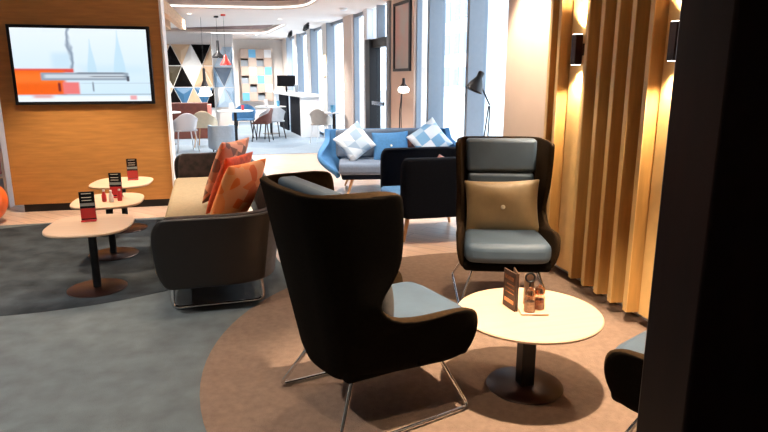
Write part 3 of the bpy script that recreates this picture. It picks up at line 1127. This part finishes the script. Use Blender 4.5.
# framed picture
pc = thing('framed_picture', 'tall black framed faded print on the blush pier by the door', 'picture', (0, 0, 0))
pa, pb, pz0, pz1 = 9.62, 10.42, 1.61, 2.72
o1 = -.06
for (a, b_, z0, z1) in ((pa, pb, pz0, pz0 + .045), (pa, pb, pz1 - .045, pz1), (pa, pa + .045, pz0 + .046, pz1 - .046), (pb - .045, pb, pz0 + .046, pz1 - .046)):
    pass
bm = bmesh.new()
for (a, b_, z0, z1) in ((pa, pb, pz0, pz0 + .045), (pa, pb, pz1 - .045, pz1), (pa, pa + .055, pz0 + .045, pz1 - .045), (pb - .055, pb, pz0 + .045, pz1 - .045)):
    prism(bm, [(WX(a) + o1 - .035, a), (WX(a) + o1, a), (WX(b_) + o1, b_), (WX(b_) + o1 - .035, b_)], z0, z1)
obj('frame', bm, M['black_metal'], pc, smooth=False)
m, nt, b = new_mat('faded print')
tc = nt.nodes.new('ShaderNodeTexCoord')
n = nt.nodes.new('ShaderNodeTexNoise')
n.inputs['Scale'].default_value = 2.2
nt.links.new(tc.outputs['Object'], n.inputs[0])
r = nt.nodes.new('ShaderNodeValToRGB')
r.color_ramp.elements[0].position, r.color_ramp.elements[1].position = .35, .65
r.color_ramp.elements[0].color = (.42, .42, .40, 1)
r.color_ramp.elements[1].color = (.55, .33, .29, 1)
nt.links.new(n.outputs[0], r.inputs[0])
nt.links.new(r.outputs[0], b.inputs['Base Color'])
b.inputs['Roughness'].default_value = .3
obj('print', wall_prism(pa + .055, pb - .055, o1 - .012, o1 - .001, pz0 + .045, pz1 - .045), m, pc, smooth=False)

# wall sconces on the slat screen
for yy, lab in ((3.87, 'left bronze up and down wall light between the slats'), (2.875, 'right bronze up and down wall light between the slats')):
    t = thing('wall_sconce', lab, 'wall light', (2.30, yy, 1.69), group='wall lights on the slat screen')
    obj('housing', B(((-.075, -.03, -.10), (-.02, .03, .10))), M['base_metal'], t, bevel=.004)
    obj('bracket', B(((-.02, -.03, -.04), (-.001, .03, .04))), M['base_metal'], t)
    for s in (1, -1):
        obj('lens', B(((-.07, -.024, s * .1005), (-.025, .024, s * .103))), M['lamp_glow'], t, smooth=False)
        spot('sconce_beam', (2.245, yy, 1.69 + s * .115), 55, WARM, 110, .7, .025, (2.275, yy, 1.69 + s * 1.0))

# ================================================================== FAR AREA
def shell_chair_proto(name, label, cat, m, legm, sled=False):
    t = thing(name, label, cat)
    zs = [.43, .45, .52, .60, .68, .74, .78, .80]
    rows = [ucurve(.21 + .03 * min(1, (z - .43) / .1), lerp_table([(.43, .20), (.50, .12), (.60, .02), (.70, -.08), (.77, -.14), (.80, -.19)], z),
                   .20 + .0 * z, -.19 - .12 * (z - .43), .14, ns=4, nc=5, nb=3) for z in zs]
    bm = grid_mesh(rows, zs)
    for v in bm.verts:      # arched top edge
        if v.co.z > .58: v.co.z -= (v.co.x / .24) ** 2 * .13 * (v.co.z - .58) / .22
    obj('backrest', bm, m, t, solid=.02, subsurf=1, offset=1)
    bm = bmesh.new()
    prism(bm, rounded([(-.225, -.20), (.225, -.20), (.235, .21), (-.235, .21)], .07), .42, .455)
    obj('seat', bm, m, t, bevel=.012)
    for sx, sy in ((1, 1), (-1, 1), (1, -1), (-1, -1)):
        obj('leg', T([(sx * .17, sy * .16, .42), (sx * .22, sy * .21, 0)], [.014, .011], 8), legm, t)
    return t


gz = .0065
c1 = shell_chair_proto('dining_chair', 'white shell dining chair seen from behind beside the wood partition', 'chair', M['white_paint'], M['white_paint'])
c1.location = (-1.22, 13.2, gz); c1.rotation_euler = (0, 0, math.radians(20))
c2 = shell_chair_proto('dining_chair', 'cream shell dining chair right of the white one', 'chair', M['cream'], M['leg_wood'])
c2.location = (-.84, 14.0, gz); c2.rotation_euler = (0, 0, math.radians(-10))
c3 = shell_chair_proto('dining_chair', 'chestnut dining chair facing left at the middle table', 'chair', M['rust'], M['black_metal'])
c3.location = (.42, 14.9, gz); c3.rotation_euler = (0, 0, math.radians(75))
c4 = shell_chair_proto('dining_chair', 'soft grey tub dining chair in front of the back dining table', 'chair', M['grey_shell'], M['black_metal'])
c4.location = (.68, 15.6, gz); c4.rotation_euler = (0, 0, math.radians(15)); c4.scale = (1.25, 1.2, 1)
c5 = shell_chair_proto('dining_chair', 'beige shell chair below the far windows near the tall counter', 'chair', M['beige_shell'], M['white_paint'])
c5.location = (1.78, 14.2, gz); c5.rotation_euler = (0, 0, math.radians(-30))
c6 = shell_chair_proto('dining_chair', 'blue dining chair behind the middle table', 'chair', M['blue_fab'], M['black_metal'])
c6.location = (.0, 15.9, gz); c6.rotation_euler = (0, 0, math.radians(170)); c6.scale = (1.15, 1.1, 1.05)

# pale blue tub by the sofa end
pb_ = thing('tub_chair', 'pale blue upholstered low tub seat beyond the orange cushions', 'chair', (-.47, 12.8, gz), math.radians(15))
pb_.scale = (.72, .8, .95)
zs = [.08, .12, .3, .45, .54, .58, .59]
rows = [ucurve(.26, lerp_table([(.08, .26), (.4, .26), (.59, .18)], z), .27, -.27, .12) for z in zs]
obj('shell', grid_mesh(rows, zs), M['pale_blue'], pb_, solid=.07, subsurf=1, offset=1)
obj('seat_cushion', B(((-.20, -.2, .1), (.20, .29, .38))), M['pale_blue'], pb_, bevel=.03, seg=3)
for sx, sy in ((1, 1), (-1, 1), (1, -1), (-1, -1)):
    obj('leg', L([(0, 0), (.015, 0), (.018, .1), (0, .1)], 10, (sx * .2, sy * .2)), M['black_metal'], pb_)


def dining_table(x, y, r, label, z=.74):
    t = thing('dining_table', label, 'table', (x, y, gz))
    obj('tabletop', L([(0, z - .025), (r - .01, z - .025), (r, z - .015), (r, z), (0, z)], 40), M['white_paint'], t)
    obj('post', L([(0, .01), (.035, .01), (.035, z - .026), (0, z - .026)], 16), M['black_metal'], t)
    obj('base_plate', L([(0, 0), (.24, 0), (.24, .01), (.03, .02), (0, .02)], 28), M['black_metal'], t)
    return gz + z


z1 = dining_table(-1.78, 14.6, .38, 'round white dining table half hidden by the wood partition')
z2 = dining_table(-.20, 14.9, .42, 'round white dining table in the middle of the far area')
z3 = dining_table(.72, 16.9, .42, 'round white dining table behind the soft grey tub chair')
z4 = dining_table(1.98, 13.6, .22, 'small round white table by the window pier')


def small_item(x, y, z, m, label, kind='tumbler', h=.12, r=.035):
    t = thing(kind, label, 'glass' if kind == 'tumbler' else 'menu holder', (x, y, z))
    if kind == 'tumbler':
        obj('body', L([(0, 0), (r * .8, 0), (r, h), (r * .9, h), (r * .7, .01), (0, .01)], 18), m, t)
    else:
        obj('stand', B(((-.05, -.03, 0), (.05, .03, .012))), M['black_metal'], t)
        obj('card', B(((-.05, -.005, .0125), (.05, .005, h))), m, t)


small_item(-1.66, 14.5, z1, M['paper'], 'white menu card on the table half hidden by the partition', 'menu_holder', .22)
small_item(-.28, 14.8, z2, M['paper'], 'white menu card on the middle round dining table', 'menu_holder', .18)
small_item(-.02, 14.9, z2, M['red_gloss'], 'red tumbler on the middle round dining table')
small_item(.60, 16.8, z3, M['paper'], 'white menu card on the table behind the grey chair', 'menu_holder', .2)
small_item(.92, 16.8, z3, M['sky_blue_box'], 'blue tumbler on the table behind the grey chair', h=.15, r=.05)
small_item(1.95, 13.55, z4, M['sky_blue_box'], 'blue tumbler on the small window table', h=.16, r=.06)

# banquette
bq = thing('banquette', 'oxblood leather banquette bench below the triangle mural', 'bench', (-1.75, 16.2, gz))
obj('seat_base', B(((-1.0, -.3, 0), (.86, .22, .30))), M['rust'], bq, bevel=.01)
obj('seat_cushion', B(((-1.0, -.32, .301), (.86, .10, .44))), M['oxblood'], bq, bevel=.03, seg=3)
obj('back_cushion', B(((-1.0, .08, .44), (.86, .22, .88))), M['oxblood'], bq, bevel=.03, seg=3)
obj('end_panel', B(((.862, -.32, 0), (.94, .24, .84))), M['salmon'], bq, bevel=.01)


struct(obj('wall_mural', B(((FLX0, 19.051, 0), (-.825, 19.6, CZ)), ((-.824, 19.351, 0), (-.22, 19.6, CZ))), M['plaster'], smooth=False))
# triangle mural ------------------------------------------------------
def mural(name, label, x0, x1, z0, rows, side, rowh, y, cols, pattern, base):
    t = thing(name, label, 'wall art', ((x0 + x1) / 2, y, z0))
    W_ = (x1 - x0)
    obj('backing', B(((-W_ / 2, .0, 0), (W_ / 2, .05, rowh * rows))), base, t)
    bm = bmesh.new()
    k = 0
    half = side / 2
    for r_ in range(rows):
        k = 0 if isinstance(pattern, dict) else k
        xx = -W_ / 2 - (half if r_ % 2 else 0)
        while xx < W_ / 2:
            for up in (True, False):
                zb, zt = r_ * rowh, (r_ + 1) * rowh
                pts = [(xx, zb), (xx + side, zb), (xx + half, zt)] if up else [(xx + half, zt), (xx + side, zb), (xx + side + half, zt)]
                pts = [(min(W_ / 2, max(-W_ / 2, p[0])), p[1]) for p in pts]
                ar = abs((pts[1][0] - pts[0][0]) * (pts[2][1] - pts[0][1]) - (pts[2][0] - pts[0][0]) * (pts[1][1] - pts[0][1]))
                ci = pattern[r_][k % len(pattern[r_])] if isinstance(pattern, dict) else pattern[k % len(pattern)]
                k += 1
                if ar < 1e-4: continue
                cx, cz = sum(p[0] for p in pts) / 3, sum(p[1] for p in pts) / 3
                vs = [bm.verts.new((p[0] + (cx - p[0]) * .05, -.01, p[1] + (cz - p[1]) * .05)) for p in pts]
                c = bm.verts.new((cx, -.07, cz))
                ws = [bm.verts.new((v.co.x, -.001, v.co.z)) for v in vs]
                for a in range(3):
                    f = bm.faces.new((vs[a], vs[(a + 1) % 3], c)); f.material_index = ci
                    f = bm.faces.new((ws[a], ws[(a + 1) % 3], vs[(a + 1) % 3], vs[a])); f.material_index = ci
                bm.faces.new(ws).material_index = ci
            xx += side
    obj('triangle_tiles', bm, cols, t, smooth=False)


tri_cols = [mat('tile black', (.004, .003, .003), .9, spec=.1), mat('tile tan', (.62, .42, .26), .5), mat('tile white', (.82, .80, .77), .5),
            mat('tile blue', (.05, .16, .30), .5), mat('tile olive', (.06, .045, .02), .6)]
mural('triangle_mural', 'mural of black, tan and white raised triangles on the far partition', -2.84, -.83, .62, 3, .57, .615, 19.0, tri_cols,
      {0: [2, 1, 0, 3, 1, 3, 0, 4, 1, 2], 1: [1, 0, 2, 4, 0, 2, 1, 1, 4, 2], 2: [2, 1, 0, 1, 2, 0, 1, 2, 0, 1]}, M['plaster'])
ice = [mat('ice tile light', (.45, .58, .70), .4), mat('ice tile mid', (.33, .46, .60), .4), mat('ice tile dark', (.12, .16, .22), .4), mat('ice tile pale', (.58, .68, .76), .4)]
mural('triangle_mural', 'mural of pale ice blue triangles right of the black and tan one', -.82, -.24, .62, 3, .56, .60, 19.3, ice,
      [0, 1, 3, 0, 1, 2, 0, 1, 3, 0, 0, 1], M['plaster'])

# shelving ----------------------------------------------------------
sh = thing('wall_shelving', 'tall checkered cube shelving with beige and blue boxes on far wall', 'shelving', (.52, 21.995, .72))
cw, nr, ncl = .262, 6, 4
bm = bmesh.new()
for i in range(ncl + 1):
    box(bm, (-.54 + i * cw - .01, -.30, 0), (-.54 + i * cw + .01, 0, nr * .29))
for j in range(nr + 1):
    box(bm, (-.55, -.30, j * .29 - .01), (-.54 + ncl * cw + .01, 0, j * .29 + .01))
obj('frame', bm, M['sand_box'], sh, smooth=False)
obj('back_panel', B(((-.54, -.02, 0), (-.54 + ncl * cw, -.001, nr * .29))), M['umber_box'], sh, smooth=False)
pat = ['s', 'b', 's', 'w', 'g', 's', 'g', 's', 's', 'w', 's', 'b', 'g', 's', 'b', 's', 's', 'g', 's', 'w', 'b', 's', 'g', 's']
for k, c in enumerate(pat):
    i, j = k % ncl, nr - 1 - k // ncl
    mm = {'s': M['sand_box'], 'b': M['sky_blue_box'], 'g': M['steel_grey_box'], 'w': M['white_paint']}[c]
    x0, z0 = -.54 + i * cw + .012, j * .29 + .012
    if c == 'g':
        obj('cube_insert', B(((x0, -.16, z0), (x0 + cw - .024, -.03, z0 + .2))), mm, sh, smooth=False)
    else:
        obj('cube_door', B(((x0, -.31, z0), (x0 + cw - .024, -.05, z0 + .266))), mm, sh, smooth=False)

# tall counter --------------------------------------------------------
ctr = thing('high_counter', 'long tall white counter with dark side panels along the far windows', 'counter', (0, 0, gz))


def cpr(y0, y1, a, b_, z0, z1):
    f = lambda y: 1.40 + .0993 * (15.7 - y)
    return prism(bmesh.new(), [(f(y0) + a, y0), (f(y0) + b_, y0), (f(y1) + b_, y1), (f(y1) + a, y1)], z0, z1)


obj('countertop', cpr(15.6, 20.2, 0, .52, 1.01, 1.09), M['white_paint'], ctr, bevel=.01)
obj('end_panel', cpr(15.66, 15.80, .03, .49, 0, 1.009), M['white_paint'], ctr, smooth=False)
obj('side_panel', cpr(15.81, 17.4, .06, .11, 0, 1.009), M['navy'], ctr, smooth=False)
obj('side_panel', cpr(17.9, 19.4, .06, .11, 0, 1.009), M['navy'], ctr, smooth=False)
obj('end_panel', cpr(20.0, 20.15, .03, .49, 0, 1.009), M['white_paint'], ctr, smooth=False)
mo = thing('monitor', 'black computer monitor standing on the tall counter', 'monitor', (1.27, 18.4, gz + 1.09), math.radians(-4))
obj('screen', B(((-.27, -.02, .16), (.27, .02, .48))), M['black_gloss'], mo, bevel=.005)
obj('stand', B(((-.03, .01, .01), (.03, .03, .30))), M['black_metal'], mo)
obj('foot', B(((-.10, -.08, 0), (.10, .08, .012))), M['black_metal'], mo)
small_item(1.50, 17.6, gz + 1.09, M['steel_grey_box'], 'grey tumbler on the tall counter beside the monitor', h=.22, r=.06)

# pendants ------------------------------------------------------------
def pendant(x, y, zb, m, label, prof, glow=None):
    t = thing('pendant_lamp', label, 'pendant lamp', (x, y, 0), group=None)
    top = zb + prof[-1][1]
    obj('cord', T([(0, 0, top - .01), (0, 0, CZ - .03)], .003, 6), M['black_metal'], t)
    obj('ceiling_rose', L([(0, CZ - .035), (.05, CZ - .035), (.05, CZ - .001), (0, CZ - .001)], 16), m, t)
    obj('lamp_shade', L([(r_, zb + h) for r_, h in prof], 24), m, t)
    if glow:
        obj('bulb', L([(0, zb + .0), (.04, zb + .02), (.04, zb + .08), (0, zb + .1)], 12), M['lamp_glow'], t)


pendant(-.48, 14.0, 1.93, M['black_metal'], 'black pendant lamp with a slim neck left of the red one', [(.13, 0), (.14, .02), (.05, .10), (.03, .14), (.028, .36), (0, .37)], True)
pendant(-.32, 13.6, 1.77, M['red_enamel'], 'red bell pendant lamp hanging over the far dining tables', [(.12, 0), (.11, .03), (.055, .11), (.035, .18), (.02, .21), (0, .22)], True)
bp_ = thing('pendant_lamp', 'bottle shaped black pendant with glowing white base near the mural', 'pendant lamp', (-.82, 14.3, 0))
obj('cord', T([(0, 0, 1.72), (0, 0, CZ - .001)], .003, 6), M['black_metal'], bp_)
obj('neck', L([(.09, 1.30), (.07, 1.36), (.035, 1.45), (.03, 1.70), (0, 1.73)], 20), M['black_metal'], bp_)
obj('lamp_shade', L([(0, 1.10), (.13, 1.11), (.145, 1.14), (.10, 1.24), (.09, 1.299), (0, 1.299)], 24), M['lamp_glow'], bp_)

# far wall sconce, ceiling fittings -----------------------------------
ws = thing('wall_sconce', 'small golden lit wall light on a far window pier', 'wall light', (WX(15.45) - .10, 15.45, 1.55))
obj('shade', B(((-.06, -.05, 0), (0, .05, .5))), M['sconce_glow'], ws, bevel=.01)
obj('bracket', B(((-.02, -.04, -.04), (0, .04, -.001))), M['copper'], ws)
for k, (x, y_, lab) in enumerate(((1.62, 15.6, 'nearer black track spotlight on the ceiling by the far windows'), (1.42, 18.2, 'farther black track spotlight on the ceiling by the far windows'))):
    t = thing('track_spotlight', lab, 'spotlight', (x, y_, CZ), group='track spotlights')
    obj('track', B(((-.02, -.5, -.03), (.02, .5, -.001))), M['black_metal'], t)
    for q in (-.35, 0, .35):
        obj('lamp_head', T([(0, q, -.03), (0, q, -.05), (-.02, q, -.14)], [.03, .04, .045], 12), M['black_metal'], t)
sd = thing('smoke_detector', 'round white smoke detector on the ceiling above the window pier', 'detector', (1.95, 11.9, CZ))
obj('body', L([(0, -.05), (.05, -.048), (.075, -.03), (.08, -.001), (0, -.001)], 24), M['white_paint'], sd)

# timber ceiling baffles behind the partition
tb = thing('timber_baffle', 'warm timber ceiling baffles hanging just behind the wood partition', 'ceiling panel', (0, 0, 0))
for k in range(5):
    x0 = -1.22 - k * .30
    obj('baffle', B(((x0, 9.0, 2.50), (x0 + .10, 14.0, 2.70))), M['timber'], tb, smooth=False)
obj('crosspiece', B(((-2.9, 11.0, 2.70), (-1.3, 11.1, CZ - .001)), ((-2.9, 13.0, 2.70), (-1.3, 13.1, CZ - .001))), M['timber'], tb, smooth=False)

# left sliver: ball and open shelf
ob = thing('ball_seat', 'orange vinyl ball seat at the left end of the wood partition', 'seat', (-2.72, 6.95, 0))
bm = bmesh.new()
bmesh.ops.create_uvsphere(bm, u_segments=32, v_segments=20, radius=.235, matrix=Matrix.Translation((0, 0, .235)))
obj('ball', bm, M['orange_ball'], ob)
obj('base_ring', L([(.10, .0), (.13, 0), (.13, .035), (.10, .035), (.10, 0)], 28), M['black_metal'], ob)
os_ = thing('open_shelf', 'pale open shelf unit beyond the left edge of the partition', 'shelf', (-3.05, 7.9, 0))
obj('upright', B(((-.30, -.15, 0), (-.27, .15, 1.25))), M['white_frame'], os_)
obj('upright', B(((.27, -.15, 0), (.30, .15, 1.25))), M['white_frame'], os_)
for k in range(5):
    obj('shelf_board', B(((-.27, -.15, .08 + k * .28), (.27, .15, .105 + k * .28))), M['white_frame'], os_)
for k in range(4):
    for j in range(3):
        hh = .16 + .03 * ((j + k) % 3)
        b1 = obj('book', B(((-.05, -.09, 0), (.05, .09, hh))), M[('red_gloss', 'rust', 'steel_grey_box')[(j + k) % 3]], loc=(-3.20 + j * .15, 7.88, .1055 + k * .28), bevel=.003)
        tag(b1, 'book on the %s shelf of the open unit, %s of three' % (('lowest', 'second', 'third', 'top')[k], ('left', 'middle', 'right')[j]), 'book', 'books on the open shelf')

# ================================================================== DOWNLIGHTS
dl = [  # x, y, power, colour, cone
    (1.30, 2.2, 700, WARM, 66), (0.3, 3.3, 70, WARM, 75), (1.75, 3.5, 90, WARM, 45), (0.2, 1.5, 75, WARM, 75), (1.95, 4.75, 230, WARM, 75),  # last one added out of view to make the blush wall glow
    (-1.75, 6.35, 330, WARM, 85), (-1.0, 5.1, 60, WARM, 70), (-.45, 4.9, 75, WARM, 75),
    (-1.4, 2.4, 200, NEUT, 95), (-2.6, 3.6, 120, NEUT, 90), (0.4, 7.2, 300, NEUT, 95), (1.5, 6.9, 200, NEUT, 85),  # first two added out of view as fill for the left carpet
    (0.5, 9.6, 450, NEUT, 100), (-1.0, 13.6, 270, NEUT, 130), (0.9, 14.4, 260, NEUT, 130), (-1.5, 17.0, 400, NEUT, 150), (.5, 19.6, 560, NEUT, 160), (-.4, 10.4, 150, NEUT, 95)]
places = ['between the pillar and the round coffee table', 'above the near wing chair', 'above the forward wing chair', 'above the brown carpet by the camera', 'added unseen to brighten the blush wall left of the slats', 'in front of the television',
          'above the small tables', 'above the long brown sofa', 'added unseen as fill above the pale grey carpet', 'added unseen as fill above the left foreground', 'above the oak floor', 'above the blue loveseat',
          'in the nearer ceiling recess, right one', 'above the white shell chair', 'above the tall counter chairs', 'above the banquette', 'before the far wall', 'in the nearer ceiling recess, left one']
for (x, y_, p, c, sz), pl_ in zip(dl, places):
    z = CZ
    if pl_.startswith('in the nearer'): z = CZ + RD
    t = thing('ceiling_downlight', 'round recessed downlight ' + pl_, 'downlight', (x, y_, z), group='ceiling downlights')
    obj('rim', L([(.045, -.006), (.06, -.006), (.062, -.001), (.045, -.001)], 24), M['white_frame'], t)
    obj('lens', L([(0, -.004), (.044, -.004), (.044, -.001), (0, -.001)], 20), M['light_disc'], t)
    spot('downlight_beam', (x, y_, z - .03), p, c, sz, .5, .045, (2.42, 4.85, 1.1) if 'blush wall' in pl_ else None)
